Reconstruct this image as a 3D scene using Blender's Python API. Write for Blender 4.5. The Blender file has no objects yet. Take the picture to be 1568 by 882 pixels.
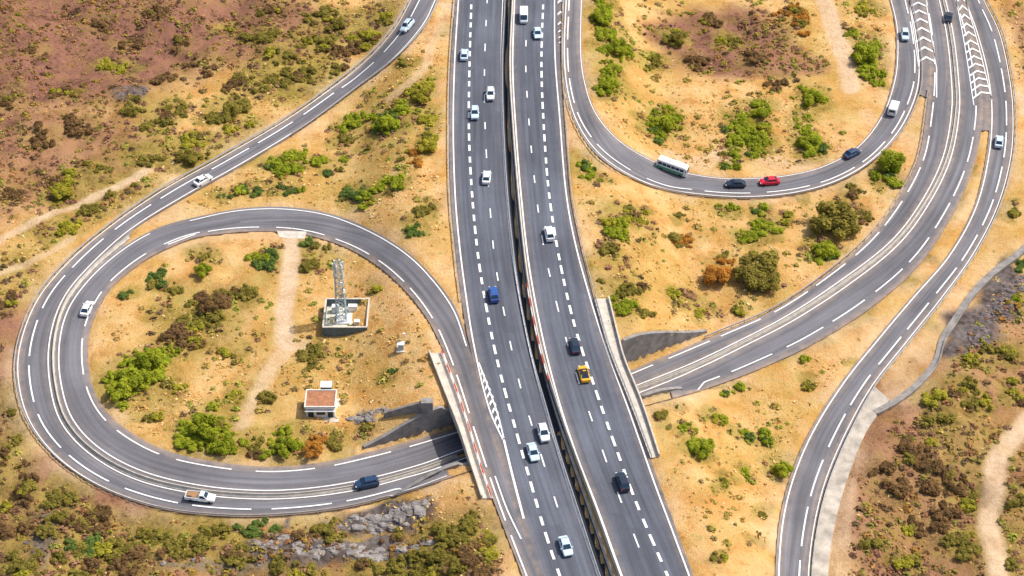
import bpy, math, random
import numpy as np
from mathutils import Vector, Matrix
rng=np.random.default_rng(11); random.seed(5)
S=bpy.context.scene
# ------------------------------------------------------------ camera / survey geometry
PITCH=math.radians(40); F=2980.0; DIST=441.0
cp,sp=math.cos(PITCH),math.sin(PITCH)
CAM=np.array([0,-DIST*cp,DIST*sp]); FW=np.array([0,cp,-sp]); RT=np.array([1.,0,0]); UP=np.array([0,sp,cp])
def rays(uv):
    uv=np.atleast_2d(np.asarray(uv,float))
    return FW+RT*((uv[:,:1]-784)/F)+UP*((441-uv[:,1:2])/F)
def on_plane(uv,z):
    d=rays(uv); t=(z-CAM[2])/d[:,2]; return CAM+d*t[:,None]
def catmull(p,n=8):
    p=np.asarray(p,float); q=np.vstack([2*p[0]-p[1],p,2*p[-1]-p[-2]]); out=[]
    for i in range(len(p)-1):
        a,b,c,d=q[i:i+4]
        for k in range(n):
            t=k/n; out.append(0.5*((2*b)+(c-a)*t+(2*a-5*b+4*c-d)*t*t+(3*b-a-3*c+d)*t**3))
    out.append(p[-1]); return np.array(out)
def sm(x):
    x=np.clip(x,0,1); return x*x*(3-2*x)
def seg_dist(X,Y,P,signed=False):
    X=np.asarray(X,float);Y=np.asarray(Y,float)
    best=np.full(X.shape,1e18); sg=np.ones(X.shape)
    for a,b in zip(P[:-1],P[1:]):
        dx,dy=b[0]-a[0],b[1]-a[1]; L=dx*dx+dy*dy+1e-12
        t=np.clip(((X-a[0])*dx+(Y-a[1])*dy)/L,0,1)
        ex=X-a[0]-t*dx; ey=Y-a[1]-t*dy; d=ex*ex+ey*ey
        m=d<best; best=np.where(m,d,best)
        if signed: sg=np.where(m,np.sign(dx*ey-dy*ex),sg)
    r=np.sqrt(best); return r*sg if signed else r
HW=6.0; STEP=1.3
med_px=[(781,-40),(779,0),(775,100),(779,200),(786,300),(794,380),(802,440),(815,510),(828,565),(846,628),(870,702),(900,788),(932,882),(958,950)]
MED=on_plane(catmull(med_px,2),HW+.5)[:,:2]
MED=np.vstack([MED[0]+(MED[0]-MED[1])/np.linalg.norm(MED[0]-MED[1])*600,MED,MED[-1]+(MED[-1]-MED[-2])/np.linalg.norm(MED[-1]-MED[-2])*600])
COR=on_plane([(480,752),(712,692),(965,603),(1120,539)],0)[:,:2]; COR_W=7.9
def sdist(X,Y): return seg_dist(X,Y,MED,True)
def HT(X,Y):
    s=sdist(X,Y)
    l=HW*(1-sm((-s-22)/20)); r=(HW+STEP)*(1-sm((s-20)/22))
    k=sm((s-0.1)/0.5)
    return l*(1-k)+r*k
def HC(X,Y):
    h=HT(X,Y); d=seg_dist(X,Y,COR)
    return h*sm((d-COR_W)/0.8)
def HU(X,Y):   # level of the roads that run through the underpass
    s=sdist(X,Y);d=seg_dist(X,Y,COR)
    return np.where((d<11)&(np.abs(s)<24),0.,HC(X,Y))
def hit(uv,H,lift=0.0):
    d=rays(uv); n=len(d); zs=np.linspace(12,-3,91)
    t=(zs[None,:]-CAM[2])/d[:,2:3]
    for it in range(2):
        X=CAM[0]+d[:,:1]*t; Y=CAM[1]+d[:,1:2]*t; Z=CAM[2]+d[:,2:3]*t
        g=Z-(H(X,Y)+lift)
        idx=np.argmax(g<0,axis=1); idx=np.clip(idx,1,None); ar=np.arange(n)
        if it==0:
            ta,tb=t[ar,idx-1],t[ar,idx]; t=ta[:,None]+(tb-ta)[:,None]*np.linspace(0,1,20)[None,:]
        else:
            tf=t[ar,idx]
    return (CAM+d*tf[:,None])
# ------------------------------------------------------------ noise
class VN:
    def __init__(s,seed): s.t=np.random.default_rng(seed).random((256,256))
    def __call__(s,X,Y):
        xi=np.floor(X).astype(int);yi=np.floor(Y).astype(int);fx=X-xi;fy=Y-yi
        fx=fx*fx*(3-2*fx);fy=fy*fy*(3-2*fy);g=lambda a,b:s.t[a%256,b%256]
        return (g(xi,yi)*(1-fx)+g(xi+1,yi)*fx)*(1-fy)+(g(xi,yi+1)*(1-fx)+g(xi+1,yi+1)*fx)*fy
def fbm(X,Y,sc,oct=4,seed=1):
    v=0;a=1;tot=0
    for i in range(oct):
        v=v+a*VN(seed+i)(X/sc*2**i+13.7*i,Y/sc*2**i+5.1*i);tot+=a;a*=.5
    return v/tot
# ------------------------------------------------------------ material helpers
def new_mat(name,rough=.9):
    m=bpy.data.materials.new(name);m.use_nodes=True;nt=m.node_tree
    b=nt.nodes['Principled BSDF'];b.inputs['Roughness'].default_value=rough
    b.inputs['Specular IOR Level'].default_value=.25
    return m,nt,b
def N(nt,t,**k):
    n=nt.nodes.new(t)
    for a,v in k.items(): setattr(n,a,v)
    return n
def mixc(nt,f,a,b,blend='MIX'):
    n=N(nt,'ShaderNodeMix',data_type='RGBA',blend_type=blend)
    for i,v in ((0,f),(6,a),(7,b)):
        if hasattr(v,'is_linked') or hasattr(v,'links'): nt.links.new(v,n.inputs[i])
        elif isinstance(v,(int,float)): n.inputs[i].default_value=v
        else: n.inputs[i].default_value=(*v,1)
    return n.outputs[2]
def noise_n(nt,vec,scale,detail=4,rough=.6):
    n=N(nt,'ShaderNodeTexNoise');n.inputs['Scale'].default_value=scale;n.inputs['Detail'].default_value=detail
    n.inputs['Roughness'].default_value=rough;nt.links.new(vec,n.inputs['Vector']);return n.outputs['Fac']
def ramp(nt,fac,stops):
    n=N(nt,'ShaderNodeValToRGB');e=n.color_ramp.elements
    while len(e)<len(stops): e.new(.5)
    for el,(p,c) in zip(e,stops):
        el.position=p; el.color=(*c,1) if not isinstance(c,(int,float)) else (c,c,c,1)
    nt.links.new(fac,n.inputs[0]);return n.outputs[0]
def mathn(nt,op,a,b=0.):
    n=N(nt,'ShaderNodeMath',operation=op)
    for i,v in ((0,a),(1,b)):
        if isinstance(v,(int,float)): n.inputs[i].default_value=v
        else: nt.links.new(v,n.inputs[i])
    return n.outputs[0]
def bump(nt,b,h,st,dist=.3):
    n=N(nt,'ShaderNodeBump');n.inputs['Strength'].default_value=st;n.inputs['Distance'].default_value=dist
    nt.links.new(h,n.inputs['Height']);nt.links.new(n.outputs[0],b.inputs['Normal'])
def simple(name,col,rough=.7,metal=0,var=.15,scale=1.5):
    m,nt,b=new_mat(name,rough);b.inputs['Metallic'].default_value=metal
    g=N(nt,'ShaderNodeNewGeometry');f=noise_n(nt,g.outputs['Position'],scale,5)
    c=ramp(nt,f,[(.3,tuple(x*(1-var) for x in col)),(.7,tuple(min(1,x*(1+var)) for x in col))])
    nt.links.new(c,b.inputs['Base Color']);return m
# ground
def ground_mat():
    m,nt,b=new_mat('dry_grassland',1.0);b.inputs['Specular IOR Level'].default_value=0
    g=N(nt,'ShaderNodeNewGeometry').outputs['Position']
    nA=noise_n(nt,g,.045,5);nB=noise_n(nt,g,.16,7,.62);nC=noise_n(nt,g,.9,6,.68);nD=noise_n(nt,g,3.6,4,.7);nE=noise_n(nt,g,.085,6,.65)
    mixAB=mathn(nt,'ADD',mathn(nt,'MULTIPLY',nB,.6),mathn(nt,'MULTIPLY',nC,.4))
    gold=ramp(nt,mixAB,[(.32,(.34,.17,.05)),(.42,(.59,.31,.10)),(.5,(.73,.435,.175)),(.6,(.78,.52,.25)),(.72,(.65,.36,.125))])
    om=ramp(nt,nA,[(.42,0),(.58,1)])
    gold=mixc(nt,mathn(nt,'MULTIPLY',om,.45),gold,(.47,.33,.08))
    orm=ramp(nt,nE,[(.50,0),(.62,1)]);gold=mixc(nt,mathn(nt,'MULTIPLY',orm,.5),gold,(.58,.28,.08))
    sp_=ramp(nt,nC,[(.53,0),(.66,1)]);gold=mixc(nt,mathn(nt,'MULTIPLY',sp_,.55),gold,(.29,.24,.06))
    sp2=ramp(nt,nD,[(.58,0),(.72,1)]);gold=mixc(nt,mathn(nt,'MULTIPLY',sp2,.3),gold,(.33,.18,.07))
    mx2=mathn(nt,'ADD',mathn(nt,'MULTIPLY',nB,.5),mathn(nt,'MULTIPLY',nC,.5))
    hill=ramp(nt,mx2,[(.31,(.065,.04,.03)),(.41,(.17,.08,.058)),(.49,(.29,.135,.10)),(.57,(.34,.165,.10)),(.66,(.29,.19,.065))])
    hill=mixc(nt,mathn(nt,'MULTIPLY',orm,.5),hill,(.30,.19,.06))
    hill=mixc(nt,mathn(nt,'MULTIPLY',sp_,.35),hill,(.14,.11,.035))
    hill=mixc(nt,mathn(nt,'MULTIPLY',sp2,.5),hill,(.09,.05,.035))
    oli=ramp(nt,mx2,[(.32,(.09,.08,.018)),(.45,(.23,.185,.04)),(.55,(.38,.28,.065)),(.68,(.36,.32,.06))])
    v=N(nt,'ShaderNodeTexVoronoi');v.inputs['Scale'].default_value=.9;nt.links.new(g,v.inputs['Vector'])
    rock=ramp(nt,v.outputs['Distance'],[(.0,(.22,.18,.175)),(.45,(.14,.11,.105)),(.8,(.045,.036,.035))])
    rock=mixc(nt,.4,rock,ramp(nt,nB,[(.4,(.11,.08,.065)),(.6,(.28,.25,.235))]))
    bare=ramp(nt,mixAB,[(.35,(.55,.36,.21)),(.6,(.78,.58,.39))])
    z=N(nt,'ShaderNodeAttribute',attribute_name='zone');sep=N(nt,'ShaderNodeSeparateColor');nt.links.new(z.outputs['Color'],sep.inputs[0])
    z2=N(nt,'ShaderNodeAttribute',attribute_name='bare')
    c=mixc(nt,sep.outputs[0],gold,hill);c=mixc(nt,sep.outputs[1],c,oli);c=mixc(nt,z2.outputs['Fac'],c,bare);c=mixc(nt,sep.outputs[2],c,rock)
    nt.links.new(c,b.inputs['Base Color'])
    bump(nt,b,mathn(nt,'ADD',nC,mathn(nt,'MULTIPLY',nD,.4)),.8,.6);return m
M_ground=ground_mat()
def asphalt(name,col,dusty=.5,seed=0):
    m,nt,b=new_mat(name,.85)
    g=N(nt,'ShaderNodeNewGeometry').outputs['Position'];uv=N(nt,'ShaderNodeTexCoord').outputs['UV']
    mp=N(nt,'ShaderNodeMapping');mp.inputs['Scale'].default_value=(1.1,.025,1);mp.inputs['Location'].default_value=(seed,0,0);nt.links.new(uv,mp.inputs[0])
    st=noise_n(nt,mp.outputs[0],1.,5,.6);pa=noise_n(nt,g,.05,5);fi=noise_n(nt,g,2.,5,.7)
    k=mathn(nt,'ADD',mathn(nt,'MULTIPLY',st,.5),mathn(nt,'ADD',mathn(nt,'MULTIPLY',pa,.35),mathn(nt,'MULTIPLY',fi,.15)))
    c=ramp(nt,k,[(.36,tuple(x*.62 for x in col)),(.5,col),(.64,tuple(x*1.5 for x in col))])
    # resurfaced patches along the lanes
    mp2=N(nt,'ShaderNodeMapping');mp2.inputs['Scale'].default_value=(.28,.035,1);mp2.inputs['Location'].default_value=(seed*2.3,seed,0);nt.links.new(uv,mp2.inputs[0])
    vo=N(nt,'ShaderNodeTexVoronoi',distance='CHEBYCHEV');vo.inputs['Scale'].default_value=1.;nt.links.new(mp2.outputs[0],vo.inputs['Vector'])
    sc=N(nt,'ShaderNodeSeparateColor');nt.links.new(vo.outputs['Color'],sc.inputs[0])
    c=mixc(nt,mathn(nt,'MULTIPLY',ramp(nt,sc.outputs[0],[(.78,0),(.80,1)]),.22),c,tuple(x*.45 for x in col))
    e=N(nt,'ShaderNodeAttribute',attribute_name='edge').outputs['Fac']
    ef=mathn(nt,'MULTIPLY',mathn(nt,'MULTIPLY',e,dusty),ramp(nt,noise_n(nt,g,.4,5),[(.35,.25),(.62,1)]))
    c=mixc(nt,ef,c,(.38,.28,.21))
    nt.links.new(c,b.inputs['Base Color']);return m
M_hwy=asphalt('asphalt_highway',(.100,.108,.135),.6,1)
M_ramp=asphalt('asphalt_ramp',(.145,.142,.158),.8,5)
M_med=asphalt('median_shade_asphalt',(.022,.028,.04),.03,3)  # near-black: the shadow band between the carriageways is painted into this surface
def paint():
    m,nt,b=new_mat('road_paint',.7);g=N(nt,'ShaderNodeNewGeometry').outputs['Position']
    c=ramp(nt,noise_n(nt,g,3.,5,.7),[(.3,(.56,.56,.56)),(.5,(.83,.83,.82))]);nt.links.new(c,b.inputs['Base Color']);return m
M_paint=paint()
M_conc=simple('concrete',(.56,.51,.44),.9,var=.2,scale=.7)
M_cond=simple('concrete_weathered',(.26,.24,.225),.9,var=.35,scale=.6)
M_wdark=simple('shade_dark_concrete',(.06,.07,.085),.9,var=.35,scale=.6)  # median wall concrete, its shade put into the dark base colour
M_rail=simple('galvanised_steel',(.42,.42,.44),.5,.3)
M_red=simple('red_railing',(.55,.10,.06),.6)
M_dirt=simple('brown_roof',(.38,.17,.09),.9,var=.3)
# ------------------------------------------------------------ mesh builder
class MB:
    def __init__(s): s.v=[];s.f=[];s.m=[];s.n=0
    def add(s,V,Fc,mi=0):
        V=np.asarray(V,float);s.v.append(V)
        for f in Fc: s.f.append(tuple(int(i)+s.n for i in f));s.m.append(mi)
        s.n+=len(V)
    def box(s,c,size,mi=0,rot=0.,taper=1.):
        x,y,z=[q/2 for q in size];V=np.array([[a*x*(taper if k>0 else 1),b_*y*(taper if k>0 else 1),k*z] for k in(-1,1) for a,b_ in((-1,-1),(1,-1),(1,1),(-1,1))])
        cr,sr=math.cos(rot),math.sin(rot);V[:,:2]=V[:,:2]@np.array([[cr,sr],[-sr,cr]]);V+=np.array(c)
        s.add(V,[(3,2,1,0),(4,5,6,7),(0,1,5,4),(1,2,6,5),(2,3,7,6),(3,0,4,7)],mi)
    def strut(s,a,b,w,mi=0):
        a=Vector(a);b=Vector(b);d=b-a;q=d.to_track_quat('Z','Y');L=d.length
        V=[a+q@Vector((x*w/2,y*w/2,z)) for z in(0,L) for x,y in((-1,-1),(1,-1),(1,1),(-1,1))]
        s.add([tuple(p) for p in V],[(3,2,1,0),(4,5,6,7),(0,1,5,4),(1,2,6,5),(2,3,7,6),(3,0,4,7)],mi)
    def cyl(s,a,b,r1,r2,n=10,mi=0):
        a=Vector(a);b=Vector(b);q=(b-a).to_track_quat('Z','Y');L=(b-a).length
        V=[tuple(a+q@Vector((math.cos(2*math.pi*i/n)*r,math.sin(2*math.pi*i/n)*r,z))) for z,r in((0,r1),(L,r2)) for i in range(n)]
        s.add(V,[tuple(range(n))[::-1],tuple(range(n,2*n))]+[(i,(i+1)%n,n+(i+1)%n,n+i) for i in range(n)],mi)
    def loft(s,rings,mi=0,cap=True,mis=None):
        n=len(rings[0]);V=np.vstack([np.asarray(r,float) for r in rings]);Fc=[];base=s.n
        s.v.append(V)
        for j in range(len(rings)-1):
            for i in range(n):
                s.f.append((base+j*n+i,base+j*n+(i+1)%n,base+(j+1)*n+(i+1)%n,base+(j+1)*n+i));s.m.append(mis(j,i) if mis else mi)
        if cap:
            s.f.append(tuple(base+i for i in range(n))[::-1]);s.m.append(mi)
            s.f.append(tuple(base+(len(rings)-1)*n+i for i in range(n)));s.m.append(mi)
        s.n+=len(V)
    def obj(s,name,mats,smooth=False,loc=(0,0,0),rotz=0.,parent=None):
        me=bpy.data.meshes.new(name);me.from_pydata(np.vstack(s.v).tolist(),[],s.f)
        for mt in mats: me.materials.append(mt)
        me.polygons.foreach_set('material_index',s.m);me.polygons.foreach_set('use_smooth',[smooth]*len(s.f));me.update()
        o=bpy.data.objects.new(name,me);S.collection.objects.link(o);o.location=loc;o.rotation_euler=(0,0,rotz)
        if parent: o.parent=parent
        return o
# ------------------------------------------------------------ roads
MASK_PTS=[]
def extend(P,d0,d1):
    out=P
    if d0: out=np.vstack([P[0]+(P[0]-P[1])/np.linalg.norm(P[0]-P[1])*d0*np.linspace(1,1/12,12)[:,None],out])
    if d1: out=np.vstack([out,P[-1]+(P[-1]-P[-2])/np.linalg.norm(P[-1]-P[-2])*d1*np.linspace(1/12,1,12)[:,None]])
    return out
class Road: pass
def road(name,le,re,H,mat,off,ext=(0,0),skirt=.5,n=9,mask=True,edge=(1,1)):
    r=Road();A=hit(catmull(le,n),H)[:,:2];B=hit(catmull(re,n),H)[:,:2]
    A=extend(A,*ext);B=extend(B,*ext);r.A,r.B,r.H,r.off=A,B,H,off
    w=np.linalg.norm(A-B,axis=1);K=int(max(3,math.ceil(w.max()/1.1)))
    fr=np.linspace(0,1,K+1);G=A[:,None,:]*(1-fr)[None,:,None]+B[:,None,:]*fr[None,:,None]
    Z=H(G[...,0],G[...,1])+off;nR,nC=Z.shape
    V=np.dstack([G,Z]);
    C=(A+B)/2;al=np.concatenate([[0],np.cumsum(np.linalg.norm(np.diff(C,axis=0),axis=1))])
    first=V[:,0,:].copy();first[:,2]-=skirt;last=V[:,-1,:].copy();last[:,2]-=skirt
    V2=np.concatenate([first[:,None],V,last[:,None]],1);nC2=nC+2
    faces=[(i*nC2+j,i*nC2+j+1,(i+1)*nC2+j+1,(i+1)*nC2+j) for i in range(nR-1) for j in range(nC2-1)]
    me=bpy.data.meshes.new(name);me.from_pydata(V2.reshape(-1,3).tolist(),[],faces)
    me.update()
    if me.polygons[1].normal.z<0: me.flip_normals()
    uvx=np.repeat(np.concatenate([[0],fr,[1]])[None,:],nR,0)*w[:,None];uvy=np.repeat(al[:,None],nC2,1)
    li=np.empty(len(me.loops),int);me.loops.foreach_get('vertex_index',li)
    ul=me.uv_layers.new(name='UVMap');ul.data.foreach_set('uv',np.stack([uvx.ravel()[li],uvy.ravel()[li]],1).ravel())
    x=uvx;e=np.maximum(edge[0]*np.clip(1-x/2.2,0,1),edge[1]*np.clip(1-(w[:,None]-x)/2.2,0,1))
    at=me.attributes.new('edge','FLOAT','POINT');at.data.foreach_set('value',e.ravel().astype(np.float32))
    me.materials.append(mat);o=bpy.data.objects.new(name,me);S.collection.objects.link(o);r.obj=o
    if mask:
        for i in range(nR-1):
            L=max(np.linalg.norm(A[i+1]-A[i]),np.linalg.norm(B[i+1]-B[i]));q=max(2,int(L/.4)+1)
            ff=np.linspace(.02,.98,max(3,int(w[i]/.4)));
            for t in np.linspace(0,1,q,endpoint=False):
                a=A[i]*(1-t)+A[i+1]*t;b=B[i]*(1-t)+B[i+1]*t;MASK_PTS.append(a[None]*(1-ff)[:,None]+b[None]*ff[:,None])
    return r
L_l=[(699,-40),(697,0),(690,100),(688,200),(690,300),(697,380),(704,440),(715,510),(728,565),(745,640),(768,715),(795,800),(823,882),(848,950)]
L_r=[(777,-40),(775,0),(771,100),(773,200),(779,300),(787,380),(795,440),(808,510),(821,565),(838,625),(860,700),(888,785),(920,882),(945,950)]
R_l=[(785,-40),(784,0),(780,100),(785,200),(793,300),(801,380),(809,440),(822,510),(836,565),(856,630),(883,705),(915,790),(948,882),(975,950)]
R_r=[(862,-40),(861,0),(860,100),(866,200),(874,300),(890,380),(905,440),(924,510),(943,565),(972,640),(1002,720),(1032,800),(1062,882),(1088,950)]
E_l=[(828,960),(800,882),(772,810),(746,740),(720,660),(700,595),(680,540),(655,490),(620,445),(575,405),(520,375),(450,357),(370,355),(300,364),(250,383)]
E_r=[(868,960),(838,882),(812,810),(790,740),(762,660),(738,595),(718,530),(698,473),(662,423),(618,382),(558,347),(500,326),(435,317),(365,320),(295,334)]
E2o=[(365,320),(295,334),(240,350),(190,378),(140,420),(103,468),(87,520),(87,580),(105,643),(150,692),(220,728),(310,749),(400,756),(480,752),(560,739),(640,718),(700,696)]
E2i=[(370,355),(300,364),(250,383),(205,410),(167,445),(143,490),(135,535),(142,590),(165,632),(205,665),(260,692),(335,708),(415,715),(495,708),(570,691),(640,672),(692,657)]
Do=[(650,-40),(628,0),(600,48),(560,92),(500,140),(430,188),(340,240),(250,290),(170,345),(105,400),(55,460),(28,530),(26,590),(45,650),(90,705),(160,750),(250,780),(350,791),(440,789),(530,778),(620,755),(704,726)]
Di=[(690,-40),(670,0),(650,40),(605,90),(540,140),(465,195),(375,250),(290,298),(205,350),(143,405),(100,458),(80,520),(80,585),(98,648),(145,698),(215,735),(308,756),(400,763),(482,759),(562,746),(642,724),(702,702)]
B1L=[(950,574),(1040,536),(1110,507),(1180,477),(1250,432),(1320,374),(1370,312),(1405,245),(1418,175),(1424,110),(1420,50),(1412,0),(1404,-40)]
B1R=[(962,598),(1058,560),(1135,523),(1210,483),(1290,430),(1365,372),(1412,312),(1446,243),(1460,170),(1458,110),(1451,50),(1440,0),(1432,-40)]
B2L=[(965,603),(1062,565),(1140,527),(1216,487),(1297,434),(1371,375),(1418,314),(1452,245),(1466,170),(1464,110),(1457,50),(1446,0),(1438,-40)]
B2R=[(985,622),(1085,594),(1170,562),(1250,524),(1335,470),(1405,408),(1455,335),(1490,258),(1505,180),(1500,110),(1486,50),(1470,0),(1460,-40)]
C_l=[(1466,-40),(1475,0),(1492,50),(1508,110),(1515,170),(1510,240),(1490,320),(1450,392),(1395,455),(1340,520),(1288,585),(1240,660),(1210,730),(1193,800),(1187,882),(1188,960)]
C_r=[(1495,-40),(1508,0),(1532,50),(1546,110),(1553,170),(1550,240),(1530,315),(1492,390),(1442,460),(1388,528),(1338,592),(1300,660),(1268,735),(1250,805),(1241,882),(1243,960)]
A_o=[(866,-40),(865,0),(862,80),(867,140),(882,190),(912,235),(957,268),(1012,290),(1080,301),(1150,304),(1220,297),(1282,279),(1335,248),(1378,203),(1404,150),(1410,105),(1404,50),(1393,0),(1386,-40)]
A_i=[(893,-40),(892,0),(891,80),(898,130),(915,175),(950,215),(1000,245),(1055,264),(1105,272),(1155,272),(1210,267),(1265,252),(1315,222),(1350,175),(1367,125),(1372,85),(1371,40),(1362,0),(1352,-40)]
rL=road('highway_road',L_l,L_r,HT,M_hwy,.09,(35,25),1.2,edge=(1,.2))
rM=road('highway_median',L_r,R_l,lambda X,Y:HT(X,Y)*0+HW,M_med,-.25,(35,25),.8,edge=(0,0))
rR=road('highway_road',R_l,R_r,HT,M_hwy,.07,(35,25),1.2)
rE=road('slip_road',E_l,E_r,HT,M_ramp,.06,(25,0),1.0,edge=(1,.3))
rE2=road('loop_road',E2o,E2i,HU,M_ramp,.075,(0,13),edge=(.3,1))
rD=road('ramp_road',Do,Di,HU,M_ramp,.05,(35,13),edge=(1,.4))
rB1=road('ramp_road',B1L,B1R,HU,M_ramp,.05,(9,35))
rB2=road('ramp_road',B2L,B2R,HU,M_ramp,.06,(9,35))
rC=road('ramp_road',C_l,C_r,HC,M_ramp,.05,(35,25))
rA=road('ramp_road',A_o,A_i,HT,M_ramp,.055,(35,35))
g1=road('gore_pavement',[(1386,-40),(1393,0),(1404,50),(1408,105),(1408,145)],[(1408,-40),(1416,0),(1424,50),(1428,110),(1420,150)],HC,M_ramp,.035,(35,0),n=6)
g2=road('gore_pavement',[(1458,-40),(1468,0),(1484,50),(1498,110),(1500,200)],[(1468,-40),(1477,0),(1494,50),(1510,110),(1517,200)],HC,M_ramp,.035,(35,0),n=6)
g3=road('median_kerb',B1R,B2L,HU,M_cond,.13,(0,35),edge=(0,0))
g4=road('median_kerb',Di[8:],E2o[3:],HU,M_cond,.13,edge=(0,0))
# ------------------------------------------------------------ markings
MK=MB();MZ=.17
def resample(P,step=.9):
    d=np.concatenate([[0],np.cumsum(np.linalg.norm(np.diff(P,axis=0),axis=1))]);n=max(2,int(d[-1]/step)+1)
    t=np.linspace(0,d[-1],n);return np.stack([np.interp(t,d,P[:,k]) for k in range(2)],1),t
def strip(P,w,H,dash=None,gap=0,phase=0,dz=MZ,mb=None):
    mb=mb or MK;P,t=resample(P,.6 if dash and dash<4 else 1.0)
    T=np.gradient(P,axis=0);T/=np.linalg.norm(T,axis=1)[:,None]+1e-9;Nn=np.stack([-T[:,1],T[:,0]],1)
    a=P+Nn*w/2;b=P-Nn*w/2;za=H(a[:,0],a[:,1])+dz;zb=H(b[:,0],b[:,1])+dz
    V=np.empty((len(P)*2,3));V[0::2,:2]=b;V[0::2,2]=zb;V[1::2,:2]=a;V[1::2,2]=za
    Fc=[]
    for i in range(len(P)-1):
        if dash and ((t[i]+phase)%(dash+gap))>=dash: continue
        Fc.append((2*i,2*i+2,2*i+3,2*i+1))
    mb.add(V,Fc)
def rl(r,f,w,dash=None,gap=0,phase=0,i0=0,i1=None): strip((r.A*(1-f)+r.B*f)[i0:i1],w,r.H,dash,gap,phase)
def pl(px,w,dash=None,gap=0,phase=0,H=HT,ext=(0,0)): strip(extend(hit(catmull(px,5),H)[:,:2],*ext),w,H,dash,gap,phase)
e2=(35,25)
pl([(704,-40),(702,0),(696,100),(694,200),(697,300),(704,380),(713,450),(722,510),(731,556)],.32,ext=(35,0))
pl([(724,-40),(722,0),(719,100),(718,200),(723,300),(733,400),(750,500),(768,580),(790,660),(814,745),(836,820),(857,882),(880,950)],.55,2.6,2.0,ext=e2)
pl([(748,-40),(746,0),(742,100),(743,200),(749,300),(758,400),(776,500),(796,590),(820,670),(848,760),(888,882),(910,950)],.3,3.2,8.5,ext=e2)
pl([(772,-40),(770,0),(767,100),(769,200),(775,300),(784,390),(800,480),(820,575),(846,668),(876,765),(915,882),(938,950)],.3,ext=e2)
pl([(789,-40),(788,0),(785,100),(790,200),(798,300),(809,400),(827,500),(850,595),(880,690),(915,780),(952,882),(978,950)],.32,ext=e2)
pl([(810,-40),(808,0),(805,100),(811,200),(820,290),(831,370),(846,440),(864,510),(886,585),(912,660),(942,745),(990,870),(1018,950)],.3,3.2,8.5,2,ext=e2)
pl([(834,-40),(832,0),(829,100),(833,200),(841,300),(857,400),(880,500),(911,595),(945,692),(978,780),(1022,882),(1050,950)],.55,2.6,2.0,ext=e2)
pl([(848,-40),(849,0),(850,90),(857,180),(866,290),(880,370),(903,455),(930,540),(965,635),(1000,735),(1030,815),(1055,882),(1080,950)],.32,ext=e2)
rl(rE,.9,.28,i0=66,i1=None);rl(rE,.16,.32,12,3.5,0,i0=20)
pl([(731,556),(740,595),(752,635),(770,674)],.3);pl([(733,556),(748,595),(762,635),(772,674)],.3)
pl([(771,672),(785,730),(802,795)],.45)
pl([(758,730),(776,780),(798,826)],.3)
rl(rE2,.10,.28,i0=20,i1=-8);rl(rE2,.80,.32,12,4.2,3,i0=8,i1=-8)
rl(rD,.93,.28,i1=-8);rl(rD,.38,.34,12,3.5,2,i1=-8);rl(rD,.06,.2,i1=-8)
rl(rA,.24,.32,11,3.5,1);rl(rA,.07,.25);rl(rA,.93,.2)
rl(rB1,.22,.32,11,3.5,i0=8)
rl(rB1,.93,.26,i0=8);rl(rB2,.07,.26,i0=8);rl(rB2,.72,.32,11,3.5,i0=8)
rl(rC,.10,.26);rl(rC,.68,.32,11,3.5,4);rl(rC,.94,.2)
def chev(a,b,n,H,ap=1.5,w=.85):
    a=hit(catmull(a,4),H)[:,:2];b=hit(catmull(b,4),H)[:,:2]
    def at(P,t):
        x=t*(len(P)-1);i=int(min(max(math.floor(x),0),len(P)-2));return P[i]+(P[i+1]-P[i])*(x-i)
    L=np.linalg.norm(a[-1]-a[0])
    for k in range(n):
        t=(k+.3)/n;dt=ap/L;wt=w/L
        pa,pb=at(a,t),at(b,t);pa2,pb2=at(a,t+wt),at(b,t+wt);c=(at(a,t-dt)+at(b,t-dt))/2;c2=(at(a,t-dt+wt)+at(b,t-dt+wt))/2
        P=np.array([pa,c,pb,pb2,c2,pa2]);MK.add(np.c_[P,H(P[:,0],P[:,1])+MZ+.004],[(0,5,4,1),(1,4,3,2)])
chev([(1390,-30),(1398,30),(1408,104)],[(1412,-30),(1420,30),(1433,104)],10,HC,2.0,.9)
pl([(1386,-30),(1396,30),(1407,106)],.22,H=HC);pl([(1413,-30),(1422,30),(1434,106)],.22,H=HC);pl([(1434,106),(1434,150)],.3,H=HC)
chev([(1460,-30),(1478,70),(1491,158)],[(1468,-30),(1497,70),(1518,150)],15,HC,2.0,.9)
pl([(1458,-30),(1477,70),(1491,162)],.22,H=HC);pl([(1470,-30),(1498,70),(1519,155)],.22,H=HC)
chev([(854,-20),(854,40),(856,72)],[(863,-20),(862,40),(859,72)],7,HT,1,.8)
chev([(736,570),(748,615),(765,665)],[(740,570),(758,615),(771,665)],8,HT,1.2,.8)
markings=MK.obj('road_markings',[M_paint])
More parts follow.
